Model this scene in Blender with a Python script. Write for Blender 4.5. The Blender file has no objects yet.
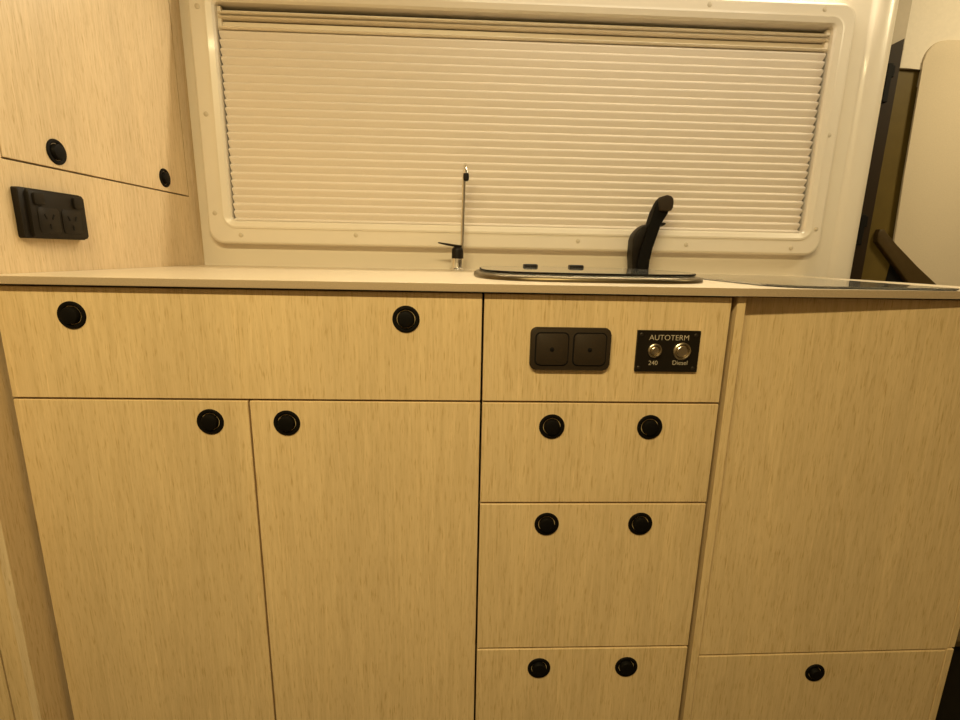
import bpy, bmesh, math
from mathutils import Vector, Matrix
C = bpy.context.scene.collection
PI = math.pi

# ------------------------------------------------------------ materials
def new_mat(name):
    m = bpy.data.materials.new(name); m.use_nodes = True
    nt = m.node_tree; b = nt.nodes['Principled BSDF']
    return m, nt, b

def plain(name, col, rough=.5, metal=0., coat=0., noise=.06, scale=40., bump=0., spec=.5):
    m, nt, b = new_mat(name)
    b.inputs['Roughness'].default_value = rough
    b.inputs['Metallic'].default_value = metal
    b.inputs['Coat Weight'].default_value = coat
    b.inputs['Coat Roughness'].default_value = .08
    b.inputs['Specular IOR Level'].default_value = spec
    tc = nt.nodes.new('ShaderNodeTexCoord'); n = nt.nodes.new('ShaderNodeTexNoise')
    n.inputs['Scale'].default_value = scale; n.inputs['Detail'].default_value = 4
    nt.links.new(tc.outputs['Object'], n.inputs['Vector'])
    r = nt.nodes.new('ShaderNodeValToRGB')
    r.color_ramp.elements[0].position = .3; r.color_ramp.elements[1].position = .7
    r.color_ramp.elements[0].color = tuple(c*(1-noise) for c in col)+(1,)
    r.color_ramp.elements[1].color = tuple(min(1, c*(1+noise)) for c in col)+(1,)
    nt.links.new(n.outputs['Fac'], r.inputs['Fac']); nt.links.new(r.outputs['Color'], b.inputs['Base Color'])
    if bump:
        bp = nt.nodes.new('ShaderNodeBump'); bp.inputs['Strength'].default_value = bump
        bp.inputs['Distance'].default_value = .001
        nt.links.new(n.outputs['Fac'], bp.inputs['Height']); nt.links.new(bp.outputs['Normal'], b.inputs['Normal'])
    return m

def wood(name, base, off=0., stain=False, rough=.42, coat=.0):
    m, nt, b = new_mat(name); N = nt.nodes; L = nt.links
    b.inputs['Roughness'].default_value = rough
    b.inputs['Coat Weight'].default_value = coat
    b.inputs['Coat Roughness'].default_value = .2
    b.inputs['Specular IOR Level'].default_value = .35
    tc = N.new('ShaderNodeTexCoord')
    def noise(scl, detail=3, rough_=.6, dist=0., loc=0.):
        mp = N.new('ShaderNodeMapping'); mp.inputs['Scale'].default_value = scl
        mp.inputs['Location'].default_value = (off+loc, off*.7, off*1.3+loc)
        n = N.new('ShaderNodeTexNoise'); n.inputs['Scale'].default_value = 1
        n.inputs['Detail'].default_value = detail; n.inputs['Roughness'].default_value = rough_
        n.inputs['Distortion'].default_value = dist
        L.new(tc.outputs['Object'], mp.inputs['Vector']); L.new(mp.outputs['Vector'], n.inputs['Vector'])
        return n
    def ramp(n, p0, p1, c0, c1):
        r = N.new('ShaderNodeValToRGB'); e = r.color_ramp.elements
        e[0].position = p0; e[1].position = p1; e[0].color = c0+(1,); e[1].color = c1+(1,)
        L.new(n.outputs['Fac'], r.inputs['Fac']); return r
    def mul(a, c):
        x = N.new('ShaderNodeMix'); x.data_type = 'RGBA'; x.blend_type = 'MULTIPLY'
        x.inputs[0].default_value = 1
        L.new(a, x.inputs[6]); L.new(c, x.inputs[7]); return x.outputs[2]
    d = lambda k, s=1.: tuple(c*k*(s if i == 2 else 1) for i, c in enumerate(base))
    broad = ramp(noise((14, 14, 1.2), 3, .5, .4), .25, .75, d(.93), d(1.07))
    grain = ramp(noise((210, 210, 9), 4, .68, .35, 3.), .28, .70, (.87, .845, .79), (1.06, 1.06, 1.07))
    pores = ramp(noise((520, 520, 38), 2, .6, .3, 7.), .27, .45, (.75, .68, .55), (1., 1., 1.))
    light = ramp(noise((170, 170, 14), 2, .6, .4, 11.), .60, .80, (1., 1., 1.), (1.12, 1.12, 1.15))
    o = mul(mul(mul(broad.outputs['Color'], grain.outputs['Color']), pores.outputs['Color']), light.outputs['Color'])
    if stain:
        s = ramp(noise((26, 26, 13), 4, .6, .5, 2.4), .66, .80, (1., 1., 1.), (.72, .68, .5))
        o = mul(o, s.outputs['Color'])
    L.new(o, b.inputs['Base Color'])
    bp = N.new('ShaderNodeBump'); bp.inputs['Strength'].default_value = .12; bp.inputs['Distance'].default_value = .0006
    L.new(grain.outputs['Color'], bp.inputs['Height']); L.new(bp.outputs['Normal'], b.inputs['Normal'])
    return m

WB = (.69, .515, .28)
M = {
 'wood': wood('oak_laminate', WB), 'wood2': wood('oak_laminate_drawers', WB, 5.3),
 'wood3': wood('oak_laminate_tall', tuple(c*.97 for c in WB), 9.1),
 'wood4': wood('oak_laminate_marked', tuple(c*.97 for c in WB), 9.1, True),
 'woodL': wood('oak_laminate_cupboard', (.68, .53, .33), 2.7, rough=.36, coat=.12),
 'top': plain('stone_effect_laminate', (.60, .50, .36), .34, 0, 0, .16, 900, 0),
 'plastic': plain('cream_moulded_plastic', (.755, .68, .57), .3, 0, .2, .012, 12),
 'wallp': plain('cream_gelcoat_wall', (.76, .685, .57), .30, 0, .2, .012, 8),
 'cap': plain('cream_screw_cap', (.58, .50, .38), .45, 0, 0, .02, 60),
 'blind': plain('pleated_blind_fabric', (.74, .66, .575), .85, 0, 0, .015, 260, 0),
 'rail': plain('blind_rail_plastic', (.80, .71, .57), .35, 0, .1, .02, 30),
 'black': plain('black_plastic', (.010, .007, .004), .45, 0, 0, .05, 90, 0, .2),
 'knob': plain('black_push_lock', (.004, .003, .002), .6, 0, 0, .05, 90, 0, .12),
 'slot': plain('dark_slot', (.003, .002, .001), .7, 0, 0, .02, 50, 0, .2),
 'edge': plain('stone_laminate_edge', (.42, .315, .20), .5, 0, 0, .12, 700),
 'socket': plain('dark_grey_socket_plastic', (.030, .020, .011), .55, 0, 0, .06, 400, .1, .2),
 'screw': plain('dark_screw', (.05, .04, .03), .35, .7, 0, .05, 200),
 'chrome': plain('polished_chrome', (.88, .86, .82), .14, 1, 0, .01, 20),
 'steel': plain('brushed_steel_button', (.60, .52, .38), .26, 1, 0, .08, 300),
 'rimsteel': plain('steel_dark_reflection', (.16, .125, .07), .33, 1, 0, .05, 60),  # rim steel darkened to paint in the reflection of the dark room
 'ink': plain('pale_printed_lettering', (.55, .47, .34), .6, 0, 0, .02, 100),
 'bowl': plain('stainless_bowl', (.5, .48, .45), .25, 1, 0, .04, 60),
 'carcass': plain('carcass_board', (.25, .18, .09), .7, 0, 0, .1, 60),
 'darkfloor': plain('dark_vinyl_floor', (.05, .038, .025), .5, 0, 0, .2, 60),
 'seal_shade': plain('dark_seal_and_gap_shade', (.012, .009, .004), .6, 0, 0, .1, 60, 0, .2),  # rubber seal, also the shade painted behind the cabinet gaps
 'metal': plain('brown_painted_door_metal', (.115, .078, .018), .5, 0, 0, .06, 30, 0, .2),
 'card': plain('cream_door_card', (.70, .62, .50), .6, 0, 0, .03, 120),
 'cardp': plain('tan_door_card_panel', (.62, .52, .37), .7, 0, 0, .04, 300),
 'jambc': plain('cream_pillar_trim', (.42, .35, .25), .6, 0, 0, .04, 60),
 'jamb': plain('dark_brown_jamb', (.022, .012, .004), .6, 0, 0, .06, 60, 0, .2),
 'trimb': plain('brown_trim', (.065, .040, .012), .5, 0, 0, .08, 60, 0, .25),
 'ceil': plain('ceiling_vinyl', (.55, .50, .40), .7, 0, 0, .03, 20),
 'darkwall': plain('unseen_wall_low_bounce', (.24, .19, .13), .8, 0, 0, .06, 20),  # unseen walls, colour darkened to cut bounced light
}
m, nt, b = new_mat('smoked_glass')
b.inputs['Base Color'].default_value = (.80, .78, .72, 1); b.inputs['Roughness'].default_value = .03
b.inputs['Transmission Weight'].default_value = .9; b.inputs['IOR'].default_value = 1.5
M['glass'] = m
m, nt, b = new_mat('window_pane')
b.inputs['Base Color'].default_value = (.12, .12, .12, 1); b.inputs['Roughness'].default_value = .05
M['pane'] = m

# ------------------------------------------------------------ helpers
def link(name, me, mat, parent=None):
    o = bpy.data.objects.new(name, me); C.objects.link(o)
    if mat: me.materials.append(M[mat])
    if parent:
        w = Vector((0, 0, 0)); p = parent
        while p: w += p.location; p = p.parent
        me.transform(Matrix.Translation(-w)); o.parent = parent
    return o

def obj(name, bm, mat, parent=None, smooth=False, origin=None):
    me = bpy.data.meshes.new(name); bmesh.ops.recalc_face_normals(bm, faces=bm.faces[:])
    bm.to_mesh(me); bm.free()
    for p in me.polygons: p.use_smooth = smooth
    if smooth:
        try: me.set_sharp_from_angle(angle=R(38))
        except Exception: pass
    o = link(name, me, mat, parent)
    if origin and not parent:
        me.transform(Matrix.Translation(-Vector(origin))); o.location = origin
    return o
R = math.radians

def thing(name, label, cat, loc, group=None, kind=None):
    o = bpy.data.objects.new(name, None); C.objects.link(o); o.location = loc
    o.empty_display_size = .05
    return tag(o, label, cat, group, kind)

def tag(o, label=None, cat=None, group=None, kind=None):
    if label: o['label'] = label
    if cat: o['category'] = cat
    if group: o['group'] = group
    if kind: o['kind'] = kind
    return o

def box(bm, x0, x1, y0, y1, z0, z1, bev=0., seg=2):
    g = bmesh.ops.create_cube(bm, size=1)
    for v in g['verts']:
        v.co = Vector(((x0+x1)/2+v.co.x*(x1-x0), (y0+y1)/2+v.co.y*(y1-y0), (z0+z1)/2+v.co.z*(z1-z0)))
    if bev:
        es = list({e for v in g['verts'] for e in v.link_edges})
        bmesh.ops.bevel(bm, geom=es, offset=bev, segments=seg, profile=.5, affect='EDGES')
    return bm

def rrect(x0, x1, z0, z1, r, n=6):
    if not isinstance(r, (list, tuple)): r = [r]*4      # bl, br, tr, tl
    pts = []
    for (cx, cz, a0), q in zip((((x0, z0, 180)), ((x1, z0, 270)), ((x1, z1, 0)), ((x0, z1, 90))), r):
        sx = 1 if cx == x0 else -1; sz = 1 if cz == z0 else -1
        for i in range(n+1):
            a = R(a0+90*i/n); pts.append((cx+sx*q+q*math.cos(a), cz+sz*q+q*math.sin(a)))
    return pts

AX = {'y': lambda a, b, d: (a, d, b), 'z': lambda a, b, d: (a, b, d), 'x': lambda a, b, d: (d, a, b)}
def prism(bm, pts, d0, d1, axis='y', bev=0., seg=2, both=False):
    """Closed outline extruded from depth d0 (the seen face) to d1, seen-face rim bevelled."""
    f = AX[axis]
    a = [bm.verts.new(f(p[0], p[1], d0)) for p in pts]; b = [bm.verts.new(f(p[0], p[1], d1)) for p in pts]
    F = bm.faces.new(a); G = bm.faces.new(b[::-1]); n = len(pts)
    for i in range(n): bm.faces.new((a[i], b[i], b[(i+1) % n], a[(i+1) % n]))
    if bev:
        es = list(F.edges)+(list(G.edges) if both else [])
        bmesh.ops.bevel(bm, geom=es, offset=bev, segments=seg, profile=.5, affect='EDGES')
    return bm

def rings(bm, loops, closed_loop=True, cap0=False, cap1=False):
    vs = [[bm.verts.new(p) for p in l] for l in loops]
    for a, b in zip(vs[:-1], vs[1:]):
        n = len(a)
        for i in range(n if closed_loop else n-1):
            bm.faces.new((a[i], a[(i+1) % n], b[(i+1) % n], b[i]))
    if cap0: bm.faces.new(vs[0][::-1])
    if cap1: bm.faces.new(vs[-1])
    return bm

def lathe(bm, prof, c, axis='z', n=32):
    """prof: (radius, height along axis) pairs; c the base centre."""
    loops = []
    for r, h in prof:
        l = []
        for i in range(n):
            a = 2*PI*i/n; u, v = r*math.cos(a), r*math.sin(a)
            p = {'z': (u, v, h), 'y': (u, -h, v), 'x': (h, u, v)}[axis]   # 'y' grows toward the room (-Y)
            l.append(Vector(c)+Vector(p))
        loops.append(l)
    return rings(bm, loops, True, True, True)

def tube(bm, pts, rad, n=12, flat=1.):
    pts = [Vector(p) for p in pts]; rad = rad if isinstance(rad, (list, tuple)) else [rad]*len(pts)
    loops = []; up = Vector((0, 1, 0))
    for i, p in enumerate(pts):
        t = (pts[min(i+1, len(pts)-1)]-pts[max(i-1, 0)]).normalized()
        s = t.cross(up)
        if s.length < .1: s = t.cross(Vector((1, 0, 0)))
        s.normalize(); w = s.cross(t).normalized(); up = w
        loops.append([p+s*rad[i]*math.cos(2*PI*k/n)+w*rad[i]*flat*math.sin(2*PI*k/n) for k in range(n)])
    return rings(bm, loops, True, True, True)

B = bmesh.new
def struct(name, bm, mat, smooth=False, parent=None): 
    o = obj(name, bm, mat, parent, smooth)
    if not parent: tag(o, kind='structure')
    return o

# ------------------------------------------------------------ dimensions (metres, worktop surface at z = 0)
XL = -.6133            # face of the left cupboard wall
W = .547               # window wall
FZ = -.90              # floor
CZ = 1.02              # ceiling

# ------------------------------------------------------------ room shell
struct('floor', box(B(), -1.3, 2.1, -1.35, .95, FZ-.03, FZ), 'darkfloor')
struct('ceiling', box(B(), -1.3, 2.1, -1.35, .95, CZ, CZ+.03), 'ceil')
struct('wall_front', box(B(), -1.3, 2.1, -1.38, -1.35, FZ, CZ), 'darkwall')
struct('wall_left', box(B(), -1.3, -1.27, -1.35, W+.03, FZ, CZ), 'darkwall')
struct('wall_right', box(B(), 2.1, 2.13, -1.35, .95, FZ, CZ), 'darkwall')
struct('wall_outer', box(B(), .96, 2.1, .95, .98, FZ, CZ), 'seal_shade')

# window wall: flat panel, soft step and rounded post, extruded upwards, with a hole for the window
OX0, OX1, OZ0, OZ1 = -.5345, .8005, .101, .5415     # opening
def wall_back():
    bm = B()
    prof = [(-1.27, W), (OX0-.03, W), (OX1+.03, W), (.886, W), (.892, W-.0015), (.897, W-.006), (.903, W-.009),
            (.912, W-.0105), (.926, W-.0115), (.937, W-.009), (.9455, W-.003), (.951, W+.007), (.953, W+.02), (.953, W+.06)]
    zs = [FZ, OZ0-.02, OZ1+.02, CZ]
    vs = [[bm.verts.new((x, y, z)) for x, y in prof] for z in zs]
    for k in range(3):
        for i in range(len(prof)-1):
            if k == 1 and i == 1: continue
            bm.faces.new((vs[k][i], vs[k][i+1], vs[k+1][i+1], vs[k+1][i]))
    bmesh.ops.remove_doubles(bm, verts=bm.verts[:], dist=1e-6)
    return bm
wb = struct('wall_back', wall_back(), 'wallp', True)
sm = wb.modifiers.new('thick', 'SOLIDIFY'); sm.thickness = .003; sm.offset = -1; sm.use_rim = False

# ------------------------------------------------------------ window frame
win = bpy.data.objects.new('window_1', None); C.objects.link(win); win.location = (.13, W, .04); win['kind'] = 'structure'
def loop(x0, x1, z0, z1, r, y): return [(a, y, b) for a, b in rrect(x0, x1, z0, z1, r, 8)]
YF = .522
fo = (-.5885, .8455, .048, .586)
bm = B()
def ins(t, d): # interpolate between outer outline and opening
    return [fo[0]+(OX0-fo[0])*t, fo[1]+(OX1-fo[1])*t, fo[2]+(OZ0-fo[2])*t, fo[3]+(OZ1-fo[3])*t]
L = []
def inset(d): return (fo[0]+d, fo[1]-d, fo[2]+d, fo[3]-d)
L.append(loop(*inset(-.001), .034, W+.001)); L.append(loop(*inset(0.), .034, W-.008)); L.append(loop(*inset(.0008), .033, YF+.005))
L.append(loop(*inset(.0030), .031, YF+.0015)); L.append(loop(*inset(.0065), .029, YF))
st = (OX0-.019, OX1+.019, OZ0-.0165, OZ1+.0185)
L.append(loop(st[0]-.0008, st[1]+.0008, st[2]-.0008, st[3]+.0008, .030, YF)); L.append(loop(*st, .029, YF-.0018))
L.append(loop(st[0]+.004, st[1]-.004, st[2]+.004, st[3]-.004, .025, YF-.0022))
L.append(loop(OX0-.004, OX1+.004, OZ0-.004, OZ1+.004, .012, YF+.0015)); L.append(loop(OX0, OX1, OZ0, OZ1, .009, YF+.006))
L.append(loop(OX0, OX1, OZ0, OZ1, .009, W+.03))
rings(bm, L)
obj('window_frame', bm, 'plastic', win, False)
for (x, z) in [(-.5666, .5291), (-.5684, .3221), (-.5686, .116), (-.5149, .069), (-.255, .0745), (.2602, .0714), (.5182, .0685), (.7737, .0655),
               (.8276, .1106), (.8229, .318), (.8161, .524), (.7696, .5705), (.5146, .5705), (.0, .5705), (-.45, .5705)]:
    obj('screw_cap', lathe(B(), [(.0052, -.001), (.0052, .0006), (.0042, .0011), (.0001, .0012)], (x, YF, z), 'y', 20), 'cap', win, True)
obj('window_pane', box(B(), OX0-.03, OX1+.03, W+.022, W+.026, OZ0-.03, OZ1+.03), 'pane', win)

# ------------------------------------------------------------ blind in the window
bl = thing('pleated_blind', 'cream pleated blind drawn down over the wide window, with two slim rails at its top', 'blind', (.13, .54, OZ0))
def rail(z1, z0, y, parts):
    # grooved profile in (y, z), extruded along x
    bm = B(); pts = [(y+.012, z0), (y, z0)] + parts + [(y, z1), (y+.012, z1)]
    a = [bm.verts.new((OX0+.004, p, q)) for p, q in pts]; b = [bm.verts.new((OX1-.004, p, q)) for p, q in pts]
    n = len(pts); bm.faces.new(a); bm.faces.new(b[::-1])
    for i in range(n): bm.faces.new((a[i], a[(i+1) % n], b[(i+1) % n], b[i]))
    return bm
# upper rail: fin, groove, two ribs ; lower rail: recess and a rib
def ribbed(zt, zb, y, ribs):
    pts = []
    z = zb
    for r0, r1, out in ribs:     # each rib: from z=r0 to r1, out by 'out'
        pts += [(y, r0), (y-out*.8, r0+.0004), (y-out, (r0+r1)/2), (y-out*.8, r1-.0004), (y, r1)]
    return rail(zt, zb, y, pts)
obj('upper_rail', ribbed(.5335, .5145, .5465, [(.5150, .5192, .0150), (.5222, .5262, .0165)]), 'rail', bl, False)
obj('lower_rail', ribbed(.5115, .4930, .5465, [(.4934, .4992, .0160)]), 'rail', bl, False)
bm = B(); box(bm, OX0+.0005, OX0+.008, .538, .548, .492, OZ1-.004); obj('end_bracket', bm, 'rail', bl)
bm = B(); box(bm, OX1-.008, OX1-.0005, .538, .548, .492, OZ1-.004); obj('end_bracket', bm, 'rail', bl)
# pleats
bm = B(); pitch = .01672; ztop = .4925; yb = .5405
prof = []; z = ztop
while z > OZ0+.001:
    for t, o in ((0, 0), (.10, .0028), (.24, .0048), (.34, .0047), (.64, .0028), (.9, .0008)):
        zz = z-t*pitch
        if zz > OZ0-.0005: prof.append((yb-o, zz))
    z -= pitch
xl, xr = OX0+.0022, OX1-.0022
a = []; b_ = []
for i, (y, z) in enumerate(prof):
    e = (yb-y)*.42                        # the fold tips reach further to the side channels
    a.append(bm.verts.new((xl+.0012-e*.8, y, z))); b_.append(bm.verts.new((xr-.0045+e*1.4, y, z)))
for i in range(len(prof)-1): bm.faces.new((a[i], a[i+1], b_[i+1], b_[i]))
pl = obj('pleated_fabric', bm, 'blind', bl, False)
s = pl.modifiers.new('thick', 'SOLIDIFY'); s.thickness = .0008; s.offset = 0
bm = B(); box(bm, OX0+.001, OX1-.001, .5375, .5475, OZ0+.0002, OZ0+.0045, .0008); obj('bottom_rail', bm, 'rail', bl)

# ------------------------------------------------------------ worktop
def xr_edge(pts): return pts
wt = [(XL+.0006, W-.0008), (XL+.0006, -.0100), (.36, -.0100), (.50, -.0035), (.67, .0050), (.806, .0120), (.828, .05), (.828, W-.0008)]
bm = prism(B(), wt, 0, -.0105, 'z', .0009, 2, True)
wk = obj('worktop', bm, 'top', None, False, (.1, .27, -.0105)); wk.data.materials.append(M['edge'])
for p in wk.data.polygons: p.material_index = 1 if abs(p.normal.z) < .6 else 0
tag(wk,
    'thin stone-coloured worktop running over all the base units under the window', 'worktop')

# ------------------------------------------------------------ cabinet parts
def front(x0, x1, z0, z1, mat, parent, name, y=0., t=.015):
    return obj(name, box(B(), x0, x1, y, y+t, z0, z1, .0007, 1), mat, parent)
def knob(x, z, parent, y=0., r=.0181):
    prof = [(r, -.002), (r, .0008), (r-.0008, .0019), (r-.0030, .0024), (r-.0052, .0016), (r-.0062, -.0006),
            (r-.0066, .0002), (r-.0070, .0042), (r-.0080, .0060), (r-.0105, .0068), (.0001, .0066)]
    return obj('push_lock', lathe(B(), prof, (x, y, z), 'y', 36), 'knob', parent, True)
def knob_side(y, z, parent, r=.0181):
    prof = [(r, -.002), (r, .0008), (r-.0008, .0019), (r-.0030, .0024), (r-.0052, .0016), (r-.0062, -.0006),
            (r-.0066, .0002), (r-.0070, .0042), (r-.0080, .0060), (r-.0105, .0068), (.0001, .0066)]
    return obj('push_lock', lathe(B(), prof, (XL, y, z), 'x', 36), 'knob', parent, True)

TZ = -.0134
# unit 1: wide flap over a pair of doors
u = thing('base_cabinet', 'wide oak base cabinet left of the drawers, one long flap above two tall doors', 'cabinet', (-.296, .25, FZ))
bm = B(); box(bm, -.606, .0155, .0172, .54, -.88, TZ+.001); obj('carcass', bm, 'seal_shade', u)  # board painted near-black so the gaps between fronts look shaded
bm = B(); box(bm, -.606, .0155, .05, .52, FZ+.0005, -.8795); obj('plinth', bm, 'carcass', u)
f = front(-.6078, .0157, -.1608, TZ, 'wood', u, 'flap_door')
knob(-.5142, -.0497, f); knob(-.0850, -.0487, f)
d = front(-.6078, -.3006, -.87, -.1636, 'wood', u, 'door'); knob(-.3527, -.1934, d)
d = front(-.2980, .0157, -.87, -.1636, 'wood', u, 'door'); knob(-.2498, -.1946, d)
# unit 2: drawers
u = thing('drawer_cabinet', 'oak drawer cabinet in the middle, three drawers below a fixed panel with socket and switches', 'cabinet', (.186, .25, FZ))
bm = B(); box(bm, .0185, .353, .0172, .54, -.88, TZ+.001); obj('carcass', bm, 'seal_shade', u)  # near-black board paints the shade seen between drawers
bm = B(); box(bm, .0185, .353, .05, .52, FZ+.0005, -.8795); obj('plinth', bm, 'carcass', u)
front(.0187, .3531, -.1608, TZ, 'wood2', u, 'fixed_panel')
for z1, z0, kz in ((-.1636, -.3140, -.1977), (-.3172, -.5622, -.3490), (-.5656, -.87, -.6003)):
    d = front(.0187, .3531, z0, z1, 'wood2', u, 'drawer_front')
    knob(.1172, kz, d); knob(.2570, kz, d)
# unit 3: tall door and bottom drawer, set back behind its post
YB = .0035
u = thing('corner_cabinet', 'oak end cabinet at the right, large set-back door above a drawer with one lock', 'cabinet', (.59, .25, FZ))
bm = B(); box(bm, .3745, .786, .036, .54, -.88, TZ+.001); obj('carcass', bm, 'seal_shade', u)  # dark colour stands in for shade in the door gaps
bm = B(); box(bm, .3745, .78, .06, .52, FZ+.0005, -.8795); obj('plinth', bm, 'carcass', u)
obj('side_post', box(B(), .3612, .3734, 0, .54, -.88, TZ+.001, .0006, 1), 'wood3', u)
def quad(x0, x1, zl0, zl1, zr0, zr1, y): return prism(B(), [(x0, zl0), (x1, zr0), (x1, zr1), (x0, zl1)], y, y+.015, 'y', .0007, 1)
def lean(bm, z0=-.5855, y0=YB, z1=TZ, y1=.0190):       # the door stands further back at its top
    for v in bm.verts: v.co.y += (y1-y0)*(v.co.z-z0)/(z1-z0)
    return bm
obj('door', lean(quad(.3738, .7895, -.5838, TZ, -.5785, TZ, YB)), 'wood3', u)
d = obj('drawer_front', quad(.3738, .7865, -.87, -.5871, -.87, -.5818, YB), 'wood4', u)
knob(.5722, -.6205, d, YB, .0162)
obj('upper_end_panel', box(B(), .7902, .8015, .0045, .54, -.5768, TZ+.001, .0006, 1), 'wood3', u)
obj('lower_end_panel', box(B(), .7878, .7990, YB-.001, .54, -.88, -.5785, .0006, 1), 'wood3', u)

# ------------------------------------------------------------ left cupboard wall
u = thing('tall_cabinet', 'tall oak cabinet forming the left side wall, with a cupboard door held by two locks', 'cabinet', (-.9, .25, FZ))
bm = B(); zc = .1500
# the face panel around the cupboard door
y0, y1, Yd0, Yd1 = -.0433, W-.0008, .0560, .5030
for a in [(y0, y1, FZ+.001, zc-.0026), (y0, Yd0-.0026, zc-.0026, CZ-.001), (Yd1+.0022, y1, zc-.0026, CZ-.001)]:
    box(bm, XL-.0115, XL, a[0], a[1], a[2], a[3])
obj('side_panel', bm, 'woodL', u)
bm = B(); box(bm, XL-.0115, XL, Yd0, Yd1, zc, CZ-.06, .0006, 1)
d = obj('cupboard_door', bm, 'woodL', u); knob_side(.1470, .1729, d); knob_side(.4190, .1752, d)
obj('carcass', box(B(), -1.2, XL-.0122, -.02, W-.004, FZ+.001, CZ-.001), 'seal_shade', u)  # painted dark so the cupboard door gap looks shaded
front(-.6578, -.6255, -.89, CZ-.01, 'wood3', u, 'face_frame', -.0355)
front(-1.10, -.6602, -.89, CZ-.01, 'wood3', u, 'front_door', -.0355)

# ------------------------------------------------------------ double wall outlet on the cupboard wall
u = thing('wall_outlet', 'black double power outlet with two switches on the left oak panel', 'power outlet', (XL, .115, .08))
obj('base_plate', prism(B(), rrect(.0585, .1700, .0470, .1140, .003), XL+.0085, XL, 'x', .0012), 'black', u, True)
obj('face_plate', prism(B(), rrect(.0690, .1690, .0485, .1125, .004), XL+.0135, XL+.0086, 'x', .0016), 'black', u, True)
for yy in (.0830, .1540):
    obj('rocker_switch', prism(B(), rrect(yy-.0085, yy+.0085, .0930, .1085, .002), XL+.0165, XL+.0138, 'x', .0010), 'black', u, True)
for yy in (.0975, .1395):
    bm = B(); prism(bm, rrect(yy-.0185, yy+.0185, .0540, .0900, .006), XL+.0146, XL+.0137, 'x', .0006)
    s_ = obj('outlet_face', bm, 'black', u, True)
    bm = B()
    for (cy, cz, a) in ((yy-.0065, .0775, 28), (yy+.0065, .0775, -28), (yy, .0640, 0)):
        g = bmesh.ops.create_cube(bm, size=1)
        for v in g['verts']:
            p = Vector((v.co.x*.0006, v.co.y*.0020, v.co.z*.0075)); p.rotate(Matrix.Rotation(R(a), 3, 'X'))
            v.co = Vector((XL+.0149, cy, cz))+p
    obj('pin_slots', bm, 'slot', s_)

# ------------------------------------------------------------ double 12 V style socket plate
u = thing('socket_plate', 'dark brown double socket plate with two square inserts on the middle panel', 'socket', (.1342, 0, -.0855))
bm = B(); prism(bm, rrect(.0815, .1905, -.1145, -.0565, .0085), -.0062, 0, 'y', .0022, 3); obj('surround', bm, 'socket', u, True)
for xc in (.1105, .1618):
    obj('groove_shade', prism(B(), rrect(xc-.0230, xc+.0230, -.1085, -.0625, .0070), -.0064, -.0058, 'y'), 'slot', u)  # flat dark sheet painted as the shade in the groove
    s_ = obj('square_insert', prism(B(), rrect(xc-.0213, xc+.0213, -.1068, -.0642, .0060), -.0082, -.0065, 'y', .0010), 'socket', u, True)
    obj('centre_pin', lathe(B(), [(.0030, -.001), (.0030, .0002), (.0020, .0003), (.0018, .0013), (.0001, .0016)], (xc, -.0082, -.0858), 'y', 20), 'slot', s_, True)

# ------------------------------------------------------------ heater switch panel
u = thing('switch_panel', 'black heater switch plate with two round metal push buttons and printed words', 'switch', (.270, 0, -.087))
obj('plate', prism(B(), rrect(.2270, .3138, -.1160, -.0588, .0006), -.0035, 0, 'y', .0003, 1), 'black', u)
def button(x, z, r):
    bm = B(); lathe(bm, [(r, 0), (r, .0022), (r-.0008, .0032), (r-.0022, .0036), (r-.0034, .0022), (r-.0040, .0010)], (x, -.0035, z), 'y', 36)
    bz = obj('button_bezel', bm, 'steel', u, True)
    bm = B(); q = r-.0046
    lathe(bm, [(q, .0002), (q, .0030), (q-.0010, .0038), (.0001, .0036)], (x, -.0035, z), 'y', 36)
    obj('push_button', bm, 'steel', bz, True)
button(.2520, -.0862, .0098); button(.2895, -.0868, .0122)
for x, z in ((.2325, -.0645), (.3075, -.0650), (.2320, -.1105), (.3078, -.1108)):
    obj('screw', lathe(B(), [(.0026, -.0005), (.0026, .0004), (.0018, .0009), (.0010, .0010), (.0008, .0005), (.0001, .0005)], (x, -.0035, z), 'y', 18), 'screw', u, True)
def lettering(txt, x, z, w, parent):
    cu = bpy.data.curves.new('lettering', 'FONT'); cu.body = txt; cu.size = .01; cu.extrude = .0001
    cu.align_x = 'CENTER'; cu.align_y = 'CENTER'; cu.offset = -.00012
    t = bpy.data.objects.new('lettering_source', cu); C.objects.link(t)
    dg = bpy.context.evaluated_depsgraph_get(); me = bpy.data.meshes.new_from_object(t.evaluated_get(dg))
    bpy.data.objects.remove(t, do_unlink=True)
    xs = [v.co.x for v in me.vertices]; ys = [v.co.y for v in me.vertices]
    s = w/(max(xs)-min(xs)); mx = (max(xs)+min(xs))/2; my = (max(ys)+min(ys))/2
    for v in me.vertices: v.co = Vector((x+(v.co.x-mx)*s, -.0037-v.co.z, z+(v.co.y-my)*s))
    me.materials.clear(); me.name = 'lettering'
    return link('lettering', me, 'ink', parent)
lettering('AUTOTERM', .2705, -.0683, .0545, u)
lettering('240', .2515, -.1035, .0125, u)
lettering('Diesel', .2890, -.1030, .0205, u)

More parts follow.
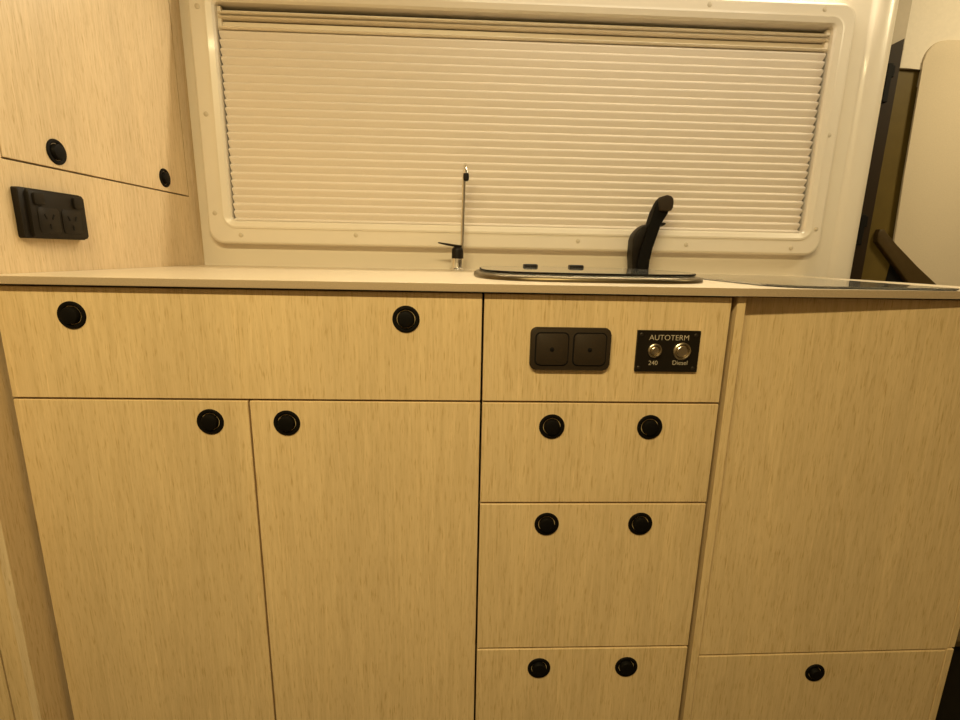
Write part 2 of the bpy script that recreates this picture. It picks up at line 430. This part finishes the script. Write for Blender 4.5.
# ------------------------------------------------------------ slim chrome tap
fy = .49
u = thing('filter_tap', 'slim chrome tap with tall thin spout and black lever, left of the sink', 'tap', (-.0215, fy, 0))
c = (-.0215, fy, 0)
obj('foot', lathe(B(), [(.0185, .0003), (.0185, .002), (.0165, .0045), (.0140, .0060)], c), 'chrome', u, True)
obj('body', lathe(B(), [(.0138, .0055), (.0138, .0240), (.0142, .0245), (.0142, .0262), (.0135, .0266)], c), 'chrome', u, True)
obj('black_cap', lathe(B(), [(.0128, .0264), (.0128, .0440), (.0118, .0480), (.0090, .0512), (.0045, .0530), (.0001, .0534)], c), 'black', u, True)
obj('lever', tube(B(), [(-.0125, fy-.004, .0535), (-.0260, fy-.005, .0545), (-.0450, fy-.007, .0570), (-.0640, fy-.009, .0602), (-.0655, fy-.009, .0605)],
     [.0022, .0028, .0026, .0015, .0004], 10, 2.0), 'black', u, True)
pts = [(-.0110, fy+.006, .020), (-.0112, fy+.006, .054), (-.0085, fy+.003, .190), (-.0080, fy, .206)]
for i in range(1, 9):
    a = PI*i/9; pts.append((-.0078+.0030*i/9, fy-.020+.020*math.cos(a), .206+.0165*math.sin(a)))
pts.append((-.0044, fy-.041, .200))
obj('spout', tube(B(), pts, [.0045]*3+[.0047]+[.0050]*9, 14), 'chrome', u, True)
obj('nozzle', tube(B(), [(-.0044, fy-.0410, .2035), (-.0043, fy-.0412, .1960), (-.0042, fy-.0414, .1900), (-.0041, fy-.0415, .1880)], [.0058, .0064, .0058, .0035], 16), 'black', u, True)

# ------------------------------------------------------------ sink with glass lid
SX, SY, SA, SB = .1975, .2350, .1870, .1800
def sup(a, b, z, n=3.2, k=72):
    r = []
    for i in range(k):
        t = 2*PI*i/k; ct, s_ = math.cos(t), math.sin(t)
        r.append((SX+a*math.copysign(abs(ct)**(2/n), ct), SY+b*math.copysign(abs(s_)**(2/n), s_), z))
    return r
u = thing('sink', 'round-cornered steel sink set in the worktop under a closed glass lid', 'sink', (SX, SY, 0))
bm = B()
prof = [(0, .0002), (.0002, .0030), (-.0012, .0060), (-.0045, .0082), (-.0085, .0088), (-.0130, .0076), (-.0160, .0046), (-.0180, .0008)]
rings(bm, [sup(SA+d, SB+d, z) for d, z in prof])
obj('rim', bm, 'rimsteel', u, True)
bm = B(); rings(bm, [sup(SA-.0185, SB-.0185, .0012), sup(SA-.03, SB-.03, .0006)], True, False, True)
obj('basin', bm, 'bowl', u, True)
bm = B(); zs = .0093
rings(bm, [sup(SA-.012, SB-.010, zs), sup(SA-.0112, SB-.0092, zs+.0012), sup(SA-.0112, SB-.0092, zs+.0030), sup(SA-.012, SB-.010, zs+.0040)], True, True, True)
obj('glass_lid', bm, 'glass', u, True)
ring = [sup(SA-.0108+d, SB-.0088+d, z) for d, z in ((0, .0106), (.0005, .0110), (.0005, .0126), (0, .0134), (-.0010, .0134), (-.0014, .0132))]
obj('lid_gasket', rings(B(), ring), 'slot', u)
for x in (.1325, .2290):
    bm = B(); box(bm, x-.0145, x+.0145, SY+SB-.034, SY+SB-.008, .0080, .0188, .003, 3)
    obj('lid_hinge', bm, 'black', u, True)

# ------------------------------------------------------------ folding black mixer tap
u = thing('mixer_tap', 'black fold-down mixer tap leaning right, behind the right end of the sink', 'tap', (.400, .49, 0))
body = [(0.3822, 0.0011), (0.3783, 0.04), (0.3775, 0.0749), (0.3815, 0.0882), (0.3881, 0.0971), (0.3961, 0.1038), (0.4018, 0.108), (0.4075, 0.1107), (0.4133, 0.1094), (0.414, 0.0892), (0.4148, 0.0498), (0.4162, 0.0011)]
obj('tap_body', prism(B(), body, .483, .521, 'y', .004, 3, True), 'black', u, True)
arm = [(0.3882, 0.0014), (0.3892, 0.0253), (0.3936, 0.0531), (0.4043, 0.0927), (0.4156, 0.1377), (0.4205, 0.1533), (0.4259, 0.1631), (0.4327, 0.1700), (0.4434, 0.1734), (0.4522, 0.1714), (0.4576, 0.1660), (0.4591, 0.1572), (0.4586, 0.1475), (0.4552, 0.1406), (0.4483, 0.1392), (0.4434, 0.1377), (0.4347, 0.1113), (0.4198, 0.0556), (0.4173, 0.0359), (0.4173, 0.0014)]
obj('spout_arm', prism(B(), arm, .474, .500, 'y', .005, 3, True), 'knob', u, True)
head = [(0.4266, 0.1389), (0.4227, 0.1622), (0.4295, 0.1693), (0.4402, 0.1727), (0.4491, 0.1708), (0.4548, 0.1653), (0.4563, 0.1564), (0.4557, 0.1462), (0.4520, 0.1394), (0.4451, 0.1378)]
obj('spray_head', prism(B(), head, .466, .4735, 'y', .003, 3), 'socket', u, True)
obj('release_button', tube(B(), [(.4380, .485, .1100), (.4450, .485, .1118), (.4490, .485, .1130)], [.0045, .0035, .0015], 12), 'black', u, True)

# ------------------------------------------------------------ hob with glass lid at the right
u = thing('hob', 'flush hob under a clear glass lid, right of the sink on the worktop', 'hob', (.55, .22, 0))
o1 = rrect(.4235, .6850, .0090, .4200, [.055, .012, .03, .05], 10)
obj('glass_lid', prism(B(), o1, .0036, .0012, 'z', .0008, 2), 'glass', u)
obj('rubber_seal', prism(B(), rrect(.4260, .6825, .0115, .4175, [.0525, .0100, .0275, .0475], 10), .0011, .0003, 'z'), 'seal_shade', u)
obj('hob_plate', prism(B(), rrect(.4300, .6790, .0150, .4140, [.05, .01, .025, .045], 10), .00118, .0009, 'z'), 'top', u)

# ------------------------------------------------------------ open van door seen past the post
du = bpy.data.objects.new('door_1', None); C.objects.link(du); du.location = (1.5, .77, FZ); du['kind'] = 'structure'
obj('door_slab', prism(B(), [(1.06, FZ+.02), (2.05, FZ+.02), (2.05, .99), (1.13, .99), (1.13, .66), (1.06, .5)], .752, .80, 'y', .004, 2), 'metal', du)
card = [(1.1430, .5400), (1.2080, .5400), (1.2080, .5), (1.30, .45), (2.0, .45), (2.0, .98), (1.1640, .98), (1.1500, .74), (1.1445, .7250), (1.1425, .7050)]
obj('door_card', prism(B(), card, .742, .752, 'y', .002, 2), 'card', du)
pan = []
cx, cz, r = 1.262, .556, .053
for i in range(9):
    a = R(180-90*i/8); pan.append((cx+r*math.cos(a), cz+r*math.sin(a)))
pan += [(2.0, .625), (2.0, -.45), (1.47, -.12), (1.366, -.0233), (1.30, .026), (1.2262, .0840), (1.2230, .0900), (1.2165, .2618)]
pan = [(a-.0085, b) for a, b in pan]
obj('padded_panel', prism(B(), pan[::-1], .737, .7419, 'y', .004, 3), 'cardp', du, True)
arm = [(1.1660, .0930), (1.1640, .1150), (1.1680, .1270), (1.1800, .1270), (1.2240, .0850), (1.30, .0240), (1.366, -.0240), (1.48, -.13), (1.40, -.14)]
obj('lower_trim', prism(B(), arm, .736, .7515, 'y', .004, 3), 'trimb', du, True)
obj('dark_pocket', prism(B(), [(1.2290, .0340), (1.31, -.022), (1.36, -.07), (1.22, -.07)], .7505, .7519, 'y'), 'slot', du)
# the jamb behind the post
jamb = struct('trim_1', prism(B(), [(.955, FZ), (1.0405, FZ), (1.0400, .4720), (1.0400, .56), (.99, .5350), (.955, .4900)], .618, .635, 'y', .001, 1), 'jamb')
up = [(.95, .48), (.99, .5280), (1.005, .5330), (1.03, .545), (1.06, .545), (1.06, .99), (.95, .99)]
struct('trim_2', prism(B(), up, .640, .655, 'y', .001, 1), 'jambc')
for z0, z1 in ((.4135, .5000), (.0780, .1535)):
    zm = z1-.030
    h = obj('latch', box(B(), .996, 1.010, .600, .6185, z0, z1, .002, 2), 'slot', jamb)
    obj('latch_tab', box(B(), 1.0102, 1.018, .603, .6185, zm, z1-.004, .0015, 2), 'slot', h)
# step by the door at lower right
struct('trim_3', box(B(), .803, 1.6, .03, .9, -.600, -.588, .001, 1), 'trimb')
struct('trim_4', box(B(), .803, 1.6, .045, .9, FZ+.001, -.601), 'seal_shade')

# ------------------------------------------------------------ lights
def area(name, loc, rot, sx, sy, w, col):
    l = bpy.data.lights.new(name, 'AREA'); l.shape = 'RECTANGLE'; l.size = sx; l.size_y = sy
    l.energy = w; l.color = col
    o = bpy.data.objects.new(name, l); C.objects.link(o); o.location = loc; o.rotation_euler = rot
    return o
area('ceiling_lamp', (-.24, -.95, .95), (0, 0, 0), 1.0, .07, 30.5, (1., .82, .43))
area('locker_lamp', (.42, .20, .82), (0, 0, 0), .9, .03, 2.6, (1., .89, .68))
area('window_strip_lamp', (.24, .541, .662), (R(-60), 0, 0), 1.17, .008, 8.3, (1., .88, .64))
area('door_card_fill', (1.55, .08, .90), (R(38), 0, 0), .25, .25, 7, (1., .83, .50))  # added fill that brightens the door card, not a known fixture

w = bpy.data.worlds.new('World'); bpy.context.scene.world = w; w.use_nodes = True
w.node_tree.nodes['Background'].inputs[0].default_value = (1., .82, .5, 1)
w.node_tree.nodes['Background'].inputs[1].default_value = .02

# ------------------------------------------------------------ camera
cam = bpy.data.cameras.new('camera'); co = bpy.data.objects.new('camera', cam); C.objects.link(co)
f, pi, ya, ro, cx, cz, D = 490.16, R(12.2491), R(2.3766), R(1.1335), -.0127, .0382, .65
fw = Vector((math.sin(ya)*math.cos(pi), math.cos(ya)*math.cos(pi), -math.sin(pi)))
rt = Vector((math.cos(ya), -math.sin(ya), 0)); upv = rt.cross(fw)
R2 = rt*math.cos(ro)+upv*math.sin(ro); U2 = -rt*math.sin(ro)+upv*math.cos(ro)
mx = Matrix((R2, U2, -fw)).transposed().to_4x4(); mx.translation = Vector((cx, -D, cz))
co.matrix_world = mx
cam.sensor_width = 36; cam.lens = f*36/960; cam.clip_start = .01
bpy.context.scene.camera = co
vs = bpy.context.scene.view_settings
vs.view_transform = 'Standard'; vs.look = 'None'; vs.gamma = 1; vs.exposure = 0; vs.use_curve_mapping = False
